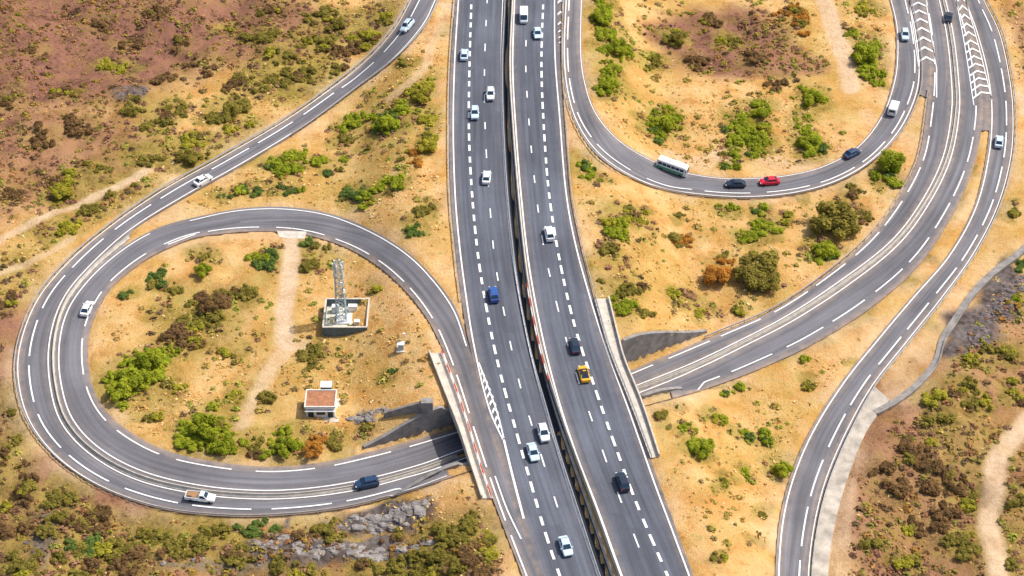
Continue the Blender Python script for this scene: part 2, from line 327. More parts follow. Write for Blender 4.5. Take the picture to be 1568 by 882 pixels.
# ------------------------------------------------------------ barriers
def sweep(mb,P,prof,H,dz=0,step=1.5,mi=0):
    P,t=resample(P,step);T=np.gradient(P,axis=0);T/=np.linalg.norm(T,axis=1)[:,None]+1e-9;Nn=np.stack([-T[:,1],T[:,0]],1)
    z=H(P[:,0],P[:,1])+dz;rings=[]
    for i in range(len(P)): rings.append([(P[i,0]+Nn[i,0]*o,P[i,1]+Nn[i,1]*o,z[i]+h) for o,h in prof])
    mb.loft(rings,mi)
def guardrail(P,H,name='guardrail'):
    mb=MB();sweep(mb,P,[(-.06,.5),(.06,.5),(.12,.62),(.06,.72),(.06,.85),(-.06,.85)],H)
    Q,t=resample(P,3.5);z=H(Q[:,0],Q[:,1])
    for q,zz in zip(Q,z): mb.box((q[0],q[1],zz+.35),(.14,.14,.95))
    return mb.obj(name,[M_rail])
JER=[(-.32,-.3),(-.32,.12),(-.12,.4),(-.09,.9),(.09,.9),(.12,.4),(.32,.12),(.32,-.3)]
def jersey(P,H,name='concrete_barrier',mat=M_conc,sc=1.):
    mb=MB();sweep(mb,P,[(a*sc,b*sc) for a,b in JER],H);return mb.obj(name,[mat])
def offs(r,f): return r.A*(1-f)+r.B*f
guardrail(offs(rD,-.03)[:-16],HC);guardrail(offs(rA,-.05),HT);guardrail(offs(rC,1.05),HC)
guardrail(offs(rL,-.02)[:70],HT);guardrail(offs(rL,1.0)-np.array([.3,0]),HT);guardrail(offs(rR,1.02)[:75],HT)
guardrail(offs(rB1,-.04)[26:90],HC)
jersey(offs(rR,0)+np.array([.1,0]),HT,sc=.8)
jersey(offs(g4,.5)[:-1],HU,sc=.8)
jersey(offs(g3,.5),HU,sc=.6)
guardrail(offs(rD,1.03)[:60],HC)
# median wall (right carriageway stands higher than the left)
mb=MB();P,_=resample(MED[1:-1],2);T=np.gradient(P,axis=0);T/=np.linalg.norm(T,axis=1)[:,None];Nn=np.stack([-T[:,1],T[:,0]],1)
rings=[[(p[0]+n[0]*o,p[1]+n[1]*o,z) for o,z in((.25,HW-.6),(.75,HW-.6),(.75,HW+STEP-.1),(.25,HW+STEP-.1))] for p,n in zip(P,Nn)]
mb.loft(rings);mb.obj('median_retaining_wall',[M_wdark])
# bridge parapets and verges
vl_o=[(656,541),(683,610),(703,660),(716,700),(737,764)];vl_i=[(680,541),(702,600),(720,655),(735,705),(755,764)]
vr_i=[(909,458),(928,525),(943,565),(965,620),(996,702)];vr_o=[(933,458),(948,520),(958,556),(984,620),(1010,700)]
v1=road('bridge_verge',vl_o,vl_i,HT,M_conc,.14,skirt=1.6,n=5,mask=False,edge=(0,0));v2=road('bridge_verge',vr_i,vr_o,HT,M_conc,.14,skirt=1.6,n=5,mask=False,edge=(0,0))
for v,f in((v1,.05),(v2,.95)):
    mb=MB();sweep(mb,offs(v,f),[(-.15,-.6),(.15,-.6),(.15,1.0),(-.15,1.0)],HT);mb.obj('bridge_parapet',[M_conc])
def railing(P,H,mats,name='bridge_railing'):
    mb=MB()
    Q,t=resample(P,1.5);z=H(Q[:,0],Q[:,1])
    for i,(q,zz) in enumerate(zip(Q,z)):
        mb.box((q[0],q[1],zz+.65),(.1,.1,1.1),0)
        if i:
            for h in(.5,.85,1.2): mb.strut((Q[i-1][0],Q[i-1][1],z[i-1]+h),(q[0],q[1],zz+h),.12,(i//2)%2)
    mb.obj(name,mats)
railing(offs(v1,.85),HT,[M_red,M_paint]);railing(offs(v2,.1),HT,[M_rail,M_rail])
railing(offs(rR,0)[66:88]-np.array([.3,0]),HT,[M_red,M_paint])
# abutments / retaining walls of the underpass
for sgn in(1,-1):
    T=np.gradient(COR,axis=0);T/=np.linalg.norm(T,axis=1)[:,None];O=COR+np.stack([-T[:,1],T[:,0]],1)*sgn*(COR_W+.35)
    P,_=resample(O,1.0);s=sdist(P[:,0],P[:,1]);h0=HT(P[:,0],P[:,1]);keep=(h0>.25) if sgn>0 else ((s>-34)&(s<29));P=P[keep];s=s[keep];h0=h0[keep]
    top=np.where((s>-21.5)&(s<18.5),np.minimum(h0,HW)-.75,h0+(.35 if sgn>0 else .08));T=np.gradient(P,axis=0);T/=np.linalg.norm(T,axis=1)[:,None];Nn=np.stack([-T[:,1],T[:,0]],1)
    mb=MB();mb.loft([[(p[0]+n[0]*o,p[1]+n[1]*o,z) for o,z in((-.4,-.6),(.4,-.6),(.4,t),(-.4,t))] for p,n,t in zip(P,Nn,top)])
    mb.obj('retaining_wall',[M_cond])
# drain and concrete shoulder by road C
drain=[(1600,350),(1555,392),(1520,418),(1487,452),(1462,490),(1443,520),(1432,555),(1405,588),(1375,612),(1340,632)]
dr=road('drainage_channel',[(u-4,v-3) for u,v in drain],[(u+4,v+3) for u,v in drain],HC,M_cond,.10,n=5,skirt=.4,edge=(.6,.6))
sh_l=C_r[10:];sh_r=[(1362,612),(1326,662),(1297,735),(1278,805),(1268,882),(1270,960)]
M_shl=simple('stained_shoulder_concrete',(.44,.39,.33),.9,var=.35,scale=.35)
sh=road('concrete_shoulder',[(u+1,v) for u,v in sh_l],sh_r,HC,M_shl,.03,(0,25),n=6,edge=(.5,1))
mb=MB();sweep(mb,dr.B,[(-.15,-.2),(.15,-.2),(.15,.5),(-.15,.5)],HC);mb.obj('drain_wall',[M_cond])
apron=road('concrete_apron',[(424,354),(428,364)],[(470,355),(466,366)],HC,M_conc,.1,n=3,edge=(0,0),mask=False)
# ------------------------------------------------------------ terrain
dC=.85;xs=np.arange(-172,172,dC);ys=np.arange(-125,172,dC)
def outer(a,far):
    o=[];st=2.;p=a
    while abs(p)<far: p+=math.copysign(st,a);st*=1.35;o.append(p)
    return o
GX=np.array(outer(-172,5000)[::-1]+list(xs)+outer(xs[-1],5000));GY=np.array(outer(-125,5000)[::-1]+list(ys)+outer(ys[-1],8000))
ox=len(outer(-172,5000));oy=len(outer(-125,5000))
X,Y=np.meshgrid(GX,GY)
mask=np.zeros(X.shape,bool);mp=np.vstack(MASK_PTS)
ix=np.round((mp[:,0]-xs[0])/dC).astype(int);iy=np.round((mp[:,1]-ys[0])/dC).astype(int)
ok=(ix>=0)&(ix<len(xs))&(iy>=0)&(iy<len(ys));mask[iy[ok]+oy,ix[ok]+ox]=True
bl=mask.astype(float)
for _ in range(3):
    for ax in(0,1):
        bl=sum(np.roll(bl,k,ax) for k in range(-3,4))/7
free=np.clip(1-bl*2.2,0,1)
CL="""240 545 30 18 G|215 572 38 24 G|185 595 30 22 G|175 612 22 10 G|310 480 45 32 O|330 460 30 20 B|280 520 30 18 B|242 427 16 10 D|408 397 20 20 D|470 374 20 7 D|190 450 12 7 D|375 450 18 18 O|270 440 12 10 O|305 392 14 8 O
315 655 40 22 G|330 678 40 18 G|290 672 22 14 G|382 685 18 14 O|435 685 24 17 G|478 688 24 14 R|512 680 14 12 O|355 543 16 9 O|475 540 20 18 O|400 608 16 12 O|600 570 7 7 D|360 615 12 8 Y|270 590 14 10 O|225 640 14 8 O|470 400 16 14 O|505 385 10 7 O|580 440 8 6 O|560 660 12 5 O
540 185 24 13 G|600 183 34 20 G|530 213 16 9 O|645 140 24 24 Y|655 218 14 18 Y|628 240 24 18 R|590 178 20 14 D|432 255 40 14 G|455 238 16 9 G|488 248 16 8 G|442 288 22 10 D|385 292 18 6 D|590 285 30 14 G|542 300 22 12 D|560 308 18 12 G|632 350 16 14 D|655 322 16 12 O|532 240 10 6 G|620 95 14 10 O|675 45 10 10 O|660 180 18 14 Y|345 300 14 5 D|498 265 8 6 D|560 225 10 7 O|520 258 10 6 O
918 15 20 30 G|925 45 22 24 G|945 75 28 20 G|935 105 22 18 G|930 132 18 18 G|1018 185 28 24 G|1004 205 12 12 D|1165 168 20 14 G|1145 190 36 22 G|1140 222 34 24 G|1240 215 20 22 G|1248 232 18 14 G|1232 185 14 14 G|1243 150 26 18 G|1118 252 14 10 G|1325 80 28 28 G|1335 110 22 18 G|1300 50 12 12 G|1325 15 18 14 Y|1345 125 12 8 G|1035 60 18 16 O|1090 30 20 14 B|1150 90 18 12 B|1215 30 30 26 R|1000 100 22 12 O|1190 130 22 8 B|1060 90 24 14 B|1120 60 24 14 O
895 252 18 20 G|905 270 16 7 G|962 325 32 16 Y|945 348 24 16 G|988 318 10 8 Y|935 388 18 12 O|1163 316 14 12 G|1115 315 12 7 G|1265 382 22 16 G|1255 395 14 10 G|1360 268 22 14 G|1172 348 20 14 G|1150 360 22 14 G|1045 368 18 12 R|1108 400 14 10 R|1038 450 18 12 Y|960 445 22 18 O|950 465 22 14 G|915 435 12 22 O|905 405 8 14 G|1238 298 12 8 O|1040 328 10 6 O|1310 290 12 10 O|1130 480 10 8 O|985 480 10 6 O|1070 480 12 8 Y|1320 330 14 12 O|1205 330 10 7 Y
1475 295 12 10 G|1495 252 11 8 G|1466 325 9 6 G|1472 310 10 6 G|1390 423 13 8 G|1338 470 12 9 G|1312 490 8 6 G|1225 546 13 7 G|1128 590 15 7 G|1110 598 12 6 G|1260 525 8 5 G|1040 616 15 6 G|1416 394 8 6 G|1300 548 6 4 O|1440 500 8 6 Y|1410 145 8 6 O
1075 690 16 14 G|1055 655 11 8 G|1102 642 14 7 G|1140 668 11 8 G|1175 672 11 8 G|1200 715 17 12 G|1200 728 12 8 G|1143 730 10 7 G|1067 677 10 7 G|1015 640 8 6 O|1105 740 8 5 O|1180 790 8 6 O|1240 590 8 6 Y|1105 850 10 7 Y|1160 820 8 5 O
355 165 26 20 O|290 240 32 16 O|185 280 28 16 O|95 290 22 26 Y|240 190 28 14 O|300 215 28 14 Y|210 165 22 12 O|440 118 32 18 O|400 122 32 16 O|345 40 16 12 O|150 40 16 14 B|175 100 30 9 Y|120 190 24 16 B|60 210 20 16 B|255 120 22 14 B|310 100 22 14 B|400 60 28 18 O|480 60 34 22 O|520 110 28 16 O|560 60 34 20 Y|590 30 22 16 O|470 110 30 16 O|375 200 26 14 Y|330 180 18 12 O|60 340 16 10 O|20 300 16 14 B|100 350 22 12 Y|30 400 18 12 O|10 460 12 18 B|150 255 24 12 O|235 245 20 12 O|500 30 34 22 O|430 90 28 14 O|270 170 24 14 O|520 75 24 16 B|130 320 22 12 O|350 130 20 12 B|280 60 20 12 B|60 80 22 14 B|200 60 22 12 B|100 140 24 12 B|20 150 20 14 B|240 20 24 12 B|420 20 24 14 B
655 850 34 20 O|700 830 34 24 O|730 860 24 20 B|680 870 30 14 O|720 800 20 14 O|740 830 14 18 Y|590 770 14 6 G|500 800 26 8 O|400 810 30 10 D|330 815 30 9 O|230 815 34 12 O|150 800 30 14 B|90 760 28 14 O|30 740 18 20 B|40 870 34 16 O|120 860 34 16 O|200 860 30 14 B|560 872 24 8 O|450 870 30 8 O|20 680 12 18 O|610 870 18 10 O|250 790 20 5 O|90 800 34 16 O|180 830 34 12 O|280 840 34 12 O|0 800 20 20 B|20 620 10 20 O|130 830 24 12 D|370 850 26 12 O|520 820 20 6 O|600 825 20 6 B|470 822 18 5 B
1350 720 16 10 B|1400 690 18 10 B|1450 650 22 12 O|1500 620 20 12 O|1450 740 24 16 B|1550 760 16 14 O|1400 800 22 14 B|1480 830 28 14 O|1550 860 20 14 O|1340 830 14 8 O|1545 680 16 14 O|1555 600 14 12 Y|1480 600 18 12 O|1420 610 18 10 Y|1550 320 10 16 O|1560 400 8 10 D|1560 460 12 8 G|1500 560 22 10 O|1390 860 16 8 Y|1490 760 22 14 O|1440 790 24 14 B|1380 750 22 12 B|1540 540 20 12 O|1420 700 22 14 B"""
CLL=[(float(a[0]),float(a[1]),float(a[2]),float(a[3]),a[4]) for a in (it.split() for it in CL.replace('\n','|').split('|'))]
wx=X+9*(fbm(X,Y,9,3,31)-.5);wy=Y+9*(fbm(X,Y,9,3,41)-.5)
def blobs(L):
    w=np.zeros(X.shape);C=hit([(b[0],b[1]) for b in L],HC)
    for b,c in zip(L,C):
        u,v,ru,rv=b[:4];k=b[4] if len(b)>4 else 1;q=((wx-c[0])/(ru/6.8))**2+((wy-c[1])/(rv/4.4))**2
        w=np.maximum(w,k*sm((1.5-q)/1.0))
    return w
hillz=blobs([(60,60,340,155),(340,50,210,85,.95),(-150,200,250,300,.9),(60,240,190,100,.75),(60,850,200,120,.85),(300,870,260,75,.75),(700,860,80,70,.6),(-20,640,55,170,.95),(1110,60,135,78,1),(1190,90,70,50,.8),(1400,780,120,170,.8),(1500,720,90,170,.65),(1600,600,100,130,.6),(1580,60,40,90,.7),(1520,570,70,40,.6),(350,480,40,60,.3)])
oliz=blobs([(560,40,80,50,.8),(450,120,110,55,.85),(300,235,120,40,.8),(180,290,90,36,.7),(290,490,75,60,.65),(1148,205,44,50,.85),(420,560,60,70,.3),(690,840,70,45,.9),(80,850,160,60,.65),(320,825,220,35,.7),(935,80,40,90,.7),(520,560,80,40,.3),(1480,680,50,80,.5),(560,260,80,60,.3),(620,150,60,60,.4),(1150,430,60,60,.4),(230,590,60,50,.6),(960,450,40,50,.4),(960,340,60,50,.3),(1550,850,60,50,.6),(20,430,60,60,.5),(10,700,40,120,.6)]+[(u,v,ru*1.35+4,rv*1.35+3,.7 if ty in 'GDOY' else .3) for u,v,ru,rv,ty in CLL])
rockz=blobs([(615,785,42,15,1),(585,805,66,16,1),(560,848,100,11,.95),(450,838,60,15,.95),(330,862,80,9,.6),(560,637,25,8),(1550,425,28,28),(1520,462,36,30),(1490,500,34,32),(1466,535,16,18),(198,145,34,14,.8),(65,818,22,32,.7),(428,806,10,7)])
def paths(L):
    w=np.zeros(X.shape)
    for pts,wd,k in L:
        P=hit(catmull(pts,3),HC)[:,:2];d_=seg_dist(wx*.2+X*.8,wy*.2+Y*.8,P);w=np.maximum(w,k*sm((wd-d_)/wd*1.8))
    return w
track=paths([([(447,360),(441,430),(434,500),(441,535)],2.7,1.),([(440,532),(405,590),(370,650)],2.4,.6),([(1258,-10),(1283,60),(1302,135)],3.2,.9),([(1580,640),(1532,700),(1518,780),(1528,900)],2.8,.9),([(-10,372),(60,335),(135,305),(230,262)],1.8,.75),([(-10,420),(60,395),(110,365)],1.5,.6),([(1300,740),(1285,820),(1280,890)],3,.5),([(680,20),(650,100),(600,150)],2,.5)])
bare=np.maximum(track,blobs([(1070,240,60,16,.6),(1210,250,60,16,.5),(445,535,20,14,.5),(1340,190,20,40,.4),(680,10,14,12,.9),(700,610,14,30,.3),(1560,160,20,25,.8)]))
bare=np.maximum(bare,.45*np.clip(bl*2.5,0,1)*sm((fbm(X,Y,7,3,91)-.3)*3))
Z=HC(X,Y)
rough=free*(1.6*(fbm(X,Y,28,4,3)-.5)+.7*(fbm(X,Y,4,3,9)-.5)*(1-track)+hillz*6.5*(fbm(X,Y,13,4,17)-.5)+rockz*1.6*(fbm(X,Y,2.5,2,23)-.2))
Z=Z+rough*np.clip(1-np.hypot(X,Y)/3000,0,1)-mask*.38
far=np.clip((np.hypot(X,Y)-350)/1500,0,1);Z=Z+far*25*(fbm(X,Y,500,3,77)-.4)
me=bpy.data.meshes.new('ground');nR,nC=X.shape
me.vertices.add(nR*nC);me.vertices.foreach_set('co',np.stack([X,Y,Z],-1).ravel().astype(np.float32))
I=np.arange(nR*nC).reshape(nR,nC);Q=np.stack([I[:-1,:-1],I[:-1,1:],I[1:,1:],I[1:,:-1]],-1).reshape(-1,4)
me.loops.add(Q.size);me.loops.foreach_set('vertex_index',Q.ravel().astype(np.int32));me.polygons.add(len(Q))
me.polygons.foreach_set('loop_start',(np.arange(len(Q))*4).astype(np.int32));me.polygons.foreach_set('loop_total',np.full(len(Q),4,np.int32))
me.update();me.validate();me.polygons.foreach_set('use_smooth',[True]*len(Q))
a=me.attributes.new('zone','FLOAT_COLOR','POINT');a.data.foreach_set('color',np.stack([hillz,oliz,rockz,np.ones_like(hillz)],-1).ravel().astype(np.float32))
a=me.attributes.new('bare','FLOAT','POINT');a.data.foreach_set('value',bare.ravel().astype(np.float32))
me.materials.append(M_ground);go=bpy.data.objects.new('ground',me);S.collection.objects.link(go)
def gidx(x,y): return np.clip(np.round((np.asarray(y)-ys[0])/dC).astype(int),0,len(ys)-1)+oy,np.clip(np.round((np.asarray(x)-xs[0])/dC).astype(int),0,len(xs)-1)+ox
def gz(x,y): i=gidx(x,y);return Z[i]
def onroad(x,y): return bl[gidx(x,y)]
# ------------------------------------------------------------ foliage
def quads(C,Nrm,size,asp=.75):
    n=len(C);Nrm=Nrm/(np.linalg.norm(Nrm,axis=1)[:,None]+1e-9);r=rng.normal(size=(n,3));U=np.cross(Nrm,r);U/=np.linalg.norm(U,axis=1)[:,None]+1e-9;Vv=np.cross(Nrm,U)
    s=np.asarray(size)*np.ones(n)*(.6+.8*rng.random(n));U=U*s[:,None];Vv=Vv*(s*asp)[:,None]
    return np.stack([C-U*.9-Vv*.3,C+U*.2-Vv,C+U,C-U*.1+Vv],1).reshape(-1,3)
def mesh_quads(name,V,col,mats,extra=None):
    nq=len(V)//4;mi=[0]*nq
    faces=np.arange(nq*4).reshape(-1,4).tolist();V=V.tolist();col=np.repeat(col,4,0).tolist()
    if extra is not None:
        b=len(V);V+=np.vstack(extra.v).tolist();faces+=[tuple(i+b for i in f) for f in extra.f];mi+=[1]*len(extra.f);col+=[[.5,.5,.5,1]]*(len(V)-b)
    me=bpy.data.meshes.new(name);me.from_pydata(V,[],faces)
    a=me.attributes.new('tint','FLOAT_COLOR','POINT');a.data.foreach_set('color',np.array(col,np.float32).ravel())
    for m_ in mats: me.materials.append(m_)
    me.polygons.foreach_set('material_index',mi);return me
def fol_mat(name,dark,light):
    m,nt,b=new_mat(name,.8);b.inputs['Specular IOR Level'].default_value=.1
    t=N(nt,'ShaderNodeAttribute',attribute_name='tint').outputs['Fac'];oi=N(nt,'ShaderNodeObjectInfo').outputs['Random']
    f=mathn(nt,'ADD',mathn(nt,'MULTIPLY',t,.8),mathn(nt,'MULTIPLY',oi,.25));c=ramp(nt,f,[(.1,dark),(.85,light)])
    nt.links.new(c,b.inputs['Base Color'])
    tr=N(nt,'ShaderNodeBsdfTranslucent');nt.links.new(c,tr.inputs[0]);mx=N(nt,'ShaderNodeMixShader');mx.inputs[0].default_value=.42
    nt.links.new(b.outputs[0],mx.inputs[1]);nt.links.new(tr.outputs[0],mx.inputs[2]);nt.links.new(mx.outputs[0],nt.nodes['Material Output'].inputs[0]);return m
FM={'G':fol_mat('foliage_bright_green',(.17,.22,.015),(.49,.52,.04)),'D':fol_mat('foliage_dark_green',(.07,.12,.03),(.22,.30,.06)),
    'O':fol_mat('foliage_olive',(.15,.13,.025),(.40,.33,.065)),'R':fol_mat('foliage_orange',(.34,.15,.03),(.70,.34,.06)),
    'Y':fol_mat('foliage_yellow_green',(.26,.25,.025),(.58,.51,.06)),'B':fol_mat('foliage_brown',(.14,.085,.04),(.34,.20,.08))}
M_bark=simple('bark',(.16,.11,.075),.95,var=.3)
def shrub_mesh(seed,n=520):
    r=np.random.default_rng(seed);L=r.integers(6,9);c=np.c_[r.uniform(-.65,.65,L),r.uniform(-.65,.65,L),r.uniform(.12,.42,L)];rad=r.uniform(.24,.44,L);lt=r.random(L)
    k=r.integers(0,L,n);d=r.normal(size=(n,3));d/=np.linalg.norm(d,axis=1)[:,None];d[:,2]=np.abs(d[:,2])*np.where(r.random(n)<.8,1,-.5)
    P=c[k]+d*(rad[k]*r.uniform(.55,1.15,n))[:,None];P[:,2]=np.maximum(P[:,2],.04)
    V=quads(P,d+np.array([0,0,.8])+r.normal(size=(n,3))*.4,.125)
    t=np.clip(lt[k]*.5+.5*r.random(n),0,1);ex=MB()
    for i in range(4):
        e=c[i%L]*.8;ex.cyl((0,0,-.15),(e[0],e[1],max(.15,e[2]*.8)),.05,.02,5)
    return mesh_quads('shrub_foliage',V,np.stack([t,t,t,np.ones(n)],1),[FM['G'],M_bark],ex)
def tree_mesh(seed,n=2600):
    r=np.random.default_rng(seed);L=r.integers(13,18);a=r.uniform(0,6.28,L);q=np.sqrt(r.random(L))*.72;c=np.c_[np.cos(a)*q,np.sin(a)*q,.55+r.uniform(-.2,.42,L)*(1-q*.6)];rad=r.uniform(.2,.36,L);lt=r.random(L)
    k=r.integers(0,L,n);d=r.normal(size=(n,3));d/=np.linalg.norm(d,axis=1)[:,None]
    P=c[k]+d*(rad[k]*r.uniform(.5,1.12,n))[:,None]
    V=quads(P,d+np.array([0,0,.8])+r.normal(size=(n,3))*.4,.062);t=np.clip(lt[k]*.55+.45*r.random(n),0,1);ex=MB()
    ex.cyl((0,0,-.1),(.02,.01,.35),.065,.045,8)
    for i in range(L): ex.cyl((.02,.01,.2+.1*r.random()),tuple(c[i]),.03,.008,5)
    return mesh_quads('tree_foliage',V,np.stack([t,t,t,np.ones(n)],1),[FM['G'],M_bark],ex)
SH=[shrub_mesh(100+i) for i in range(7)];TR=[tree_mesh(200+i) for i in range(5)]
def put(me,name,x,y,z,r,ty,zs=1.):
    o=bpy.data.objects.new(name,me);S.collection.objects.link(o);o.location=(x,y,z-.05);o.scale=(r,r*random.uniform(.85,1.15),r*zs);o.rotation_euler=(0,0,random.uniform(0,6.28))
    o.material_slots[0].link='OBJECT';o.material_slots[0].material=FM[ty]
def shrubs(u,v,ru,rv,ty,sz=1.5,dens=1.):
    a,b=ru/6.8,rv/4.4;n=max(1,int(math.pi*a*b/(sz*sz*1.9)*dens+.5))
    c=hit([(u,v)],lambda X_,Y_:HC(X_,Y_)+sz*.3)[0]
    for i in range(n):
        an=random.uniform(0,6.28);q=math.sqrt(random.random())*(.88 if random.random()<.75 else 1.35) if n>1 else 0
        x=c[0]+math.cos(an)*q*a;y=c[1]+math.sin(an)*q*b
        if onroad(x,y)>.22 or track[gidx(x,y)]>.3: continue
        r=sz*random.choice((.45,.6,.8,1,1.2,1.4));t=ty if random.random()<.8 else random.choice('GOYD' if ty in'GD' else 'OBY')
        put(random.choice(SH),'flowering_shrub' if ty=='R' else 'shrub',x,y,float(gz(x,y)),r,t,random.uniform(.75,1.05))
for u,v,ru,rv,ty in CLL:
    shrubs(u,v,ru,rv,ty,1.5 if ru>15 else 1.15,1.5 if ty in 'GD' else 1.1)
for u,v,r,ty in [(1278,325,5.6,'O'),(1262,340,4,'O'),(1295,345,4,'O'),(1160,405,5.2,'O'),(1148,425,4.4,'O'),(1175,430,4,'O'),(1100,420,3.8,'R'),(310,412,2.6,'G'),(1365,245,4.4,'G'),(1018,185,3.6,'G'),(645,145,3.0,'Y'),(595,185,3.2,'G'),(1325,82,4.0,'G'),(1243,150,3.2,'G'),(1165,172,3.0,'G'),(1262,380,3,'G'),(320,465,3.4,'B'),(315,655,4.2,'G'),(230,550,3.6,'G'),(205,575,3.8,'G'),(182,595,3.4,'G'),(340,680,3.2,'G'),(435,685,3.0,'G'),(478,688,2.6,'R'),(945,72,3.4,'G'),(925,28,3.2,'G'),(932,128,3.,'G'),(1238,215,3.,'G'),(1040,60,2.8,'O'),(655,222,2.6,'Y'),(1075,690,2.4,'G'),(1200,718,2.4,'G'),(95,290,3.0,'Y'),(355,165,2.8,'O'),(290,240,3.2,'O')]:
    c=hit([(u,v)],lambda X_,Y_:HC(X_,Y_)+r*.6)[0];put(random.choice(TR),'tree',c[0],c[1],float(gz(c[0],c[1])),r,ty,.9)
# scattered low scrub (one mass each)
M_scrub,nt,b=new_mat('scrub',.95);nt.links.new(N(nt,'ShaderNodeAttribute',attribute_name='tint').outputs['Color'],b.inputs['Base Color']);b.inputs['Specular IOR Level'].default_value=0
def scrub_mass(name,n,nq,rad,ls,pal,dens=None,seed=5,clump=2.6,hs=(.8,.7,.66),near=.08):
    r=np.random.default_rng(seed);M=n*6;x=r.uniform(-165,165,M);y=r.uniform(-105,160,M)
    k=(onroad(x,y)<near)&(track[gidx(x,y)]<.3);pat=fbm(x,y,14,3,61+seed);k&=r.random(len(x))<np.clip((pat-.36)*clump,0.03,1);
    if dens is not None: k&=dens(x,y)>r.random(len(x))
    x=x[k][:n];y=y[k][:n];m=len(x);z=gz(x,y);R=rad[0]+(rad[1]-rad[0])*r.random(m)**1.6
    c=np.repeat(np.c_[x,y,z],nq,0);RR=np.repeat(R,nq);d=r.normal(size=(m*nq,3));d/=np.linalg.norm(d,axis=1)[:,None];d[:,2]=np.abs(d[:,2])
    P=c+d*(RR*r.uniform(.4,1.,m*nq))[:,None]*np.array([1,1,.65]);V=quads(P,d+np.array([0,0,.8])+r.normal(size=d.shape)*.35,RR*ls)
    hz=hillz[gidx(x,y)];hi=r.random(m)<hz
    pa=np.array(pal);ci=np.clip((fbm(x,y,10,3,seed+200)*1.8-.4+r.normal(size=m)*.22)*len(pa),0,len(pa)-1).astype(int);col=pa[ci];col[hi]*=np.array(hs);col=np.repeat(col,nq,0)*(.7+.6*r.random((m*nq,1)))
    me=mesh_quads(name,V,np.c_[col,np.ones(len(col))],[M_scrub]);o=bpy.data.objects.new(name,me);S.collection.objects.link(o)
scrub_mass('scrub_vegetation',2600,34,(.35,1.35),.28,[(.28,.29,.045),(.37,.33,.065),(.33,.27,.06),(.39,.28,.07),(.40,.24,.07),(.25,.17,.065)],seed=5,clump=4)
scrub_mass('dry_grass_tufts',18000,5,(.2,.6),.5,[(.72,.47,.18),(.61,.36,.11),(.46,.35,.08),(.75,.53,.25),(.52,.27,.08),(.37,.27,.07)],seed=8,near=.3,hs=(.55,.48,.5))
scrub_mass('hillside_scrub',10000,18,(.3,1.2),.34,[(.24,.14,.08),(.31,.23,.06),(.15,.10,.05),(.34,.18,.08),(.26,.23,.055),(.28,.15,.09)],dens=lambda x,y:np.maximum(hillz,oliz*.7)[gidx(x,y)],seed=12,clump=5,hs=(.95,.88,.9),near=.15)
# rocks
M_rock=simple('rock',(.25,.225,.21),.95,var=.5,scale=.6);M_rock2=simple('dark_rubble',(.16,.13,.13),.95,var=.6,scale=.8)
def rocks(u,v,ru,rv,n,s0,s1,mat=None):
    mb=MB();c=hit([(u,v)],HC)[0]
    for i in range(n):
        an=random.uniform(0,6.28);q=math.sqrt(random.random());x=c[0]+math.cos(an)*q*ru/6.8;y=c[1]+math.sin(an)*q*rv/4.4
        if onroad(x,y)>.1: continue
        s=s0+(s1-s0)*random.random()**2.2;z=float(gz(x,y))-s*.15;rings=[];k=7;a0=random.uniform(0,6.28);sx=random.uniform(.8,2.0)
        off=[random.uniform(.65,1.3) for _ in range(k)]
        for h,w in((-.5,.9),(0,1.),(.32,.85),(.48,.45)):
            rings.append([(x+math.cos(a0+j*6.283/k)*s*w*off[j]*sx*random.uniform(.88,1.12),y+math.sin(a0+j*6.283/k)*s*w*off[j]*random.uniform(.88,1.12),z+h*s*random.uniform(.7,1.3)) for j in range(k)])
        mb.loft(rings)
    if mb.n: mb.obj('rock_pile',[mat or M_rock])
for a_ in [(615,783,42,11,90,.25,1.4),(585,803,60,11,90,.25,1.3),(560,847,95,8,90,.2,1.0),(450,838,58,11,65,.2,.9),(565,637,26,9,50,.3,.8),(1548,428,26,24,130,.25,.7,M_rock2),(1518,465,32,26,170,.25,.7,M_rock2),(1490,502,30,28,170,.25,.7,M_rock2),(1466,535,14,16,50,.25,.6,M_rock2),(198,145,32,12,50,.2,.6,M_rock2),(65,818,20,26,50,.2,.6,M_rock2),(330,862,70,8,30,.2,.7)]: rocks(*a_)
# wing wall by rocks inside the loop
P=hit([(588,640),(620,634),(650,630)],HC);mb=MB()
mb.loft([[(p[0],p[1]-.3,p[2]-.4),(p[0],p[1]+.3,p[2]-.4),(p[0],p[1]+.3,p[2]+h),(p[0],p[1]-.3,p[2]+h)] for p,h in zip(P,(1.6,2.2,3.0))]);mb.box((P[2][0]+.6,P[2][1],P[2][2]+1.4),(2.4,1.6,3.4));mb.obj('culvert_wall',[M_cond])
# ------------------------------------------------------------ mast, compound, buildings
M_wallg=simple('painted_block_wall',(.13,.17,.18),.9,var=.2);M_white=simple('white_render',(.76,.76,.74),.8,var=.08);M_dark=simple('dark_opening',(.03,.04,.06),.4)
M_gravel=simple('gravel',(.60,.58,.48),.95,var=.45,scale=2.);M_steel=simple('mast_steel',(.36,.45,.50),.5,.1)
c1=hit([(531,490)],HC)[0];cx,cy=c1[0],c1[1];z0=float(gz(cx,cy));w_,d_=9.6,9.6
comp=bpy.data.objects.new('mast_compound',None);S.collection.objects.link(comp);comp.location=(cx,cy,z0)
mb=MB();mb.box((0,0,.1),(w_-.1,d_-.1,.5));mb.obj('yard',[M_gravel],parent=comp)
mb=MB()
for sx,sy,lx,ly in((0,-d_/2,w_,.25),(0,d_/2,w_,.25),(-w_/2,0,.25,d_-.26),(w_/2,0,.25,d_-.26)): mb.box((sx,sy,.9),(lx,ly,2.6),0)
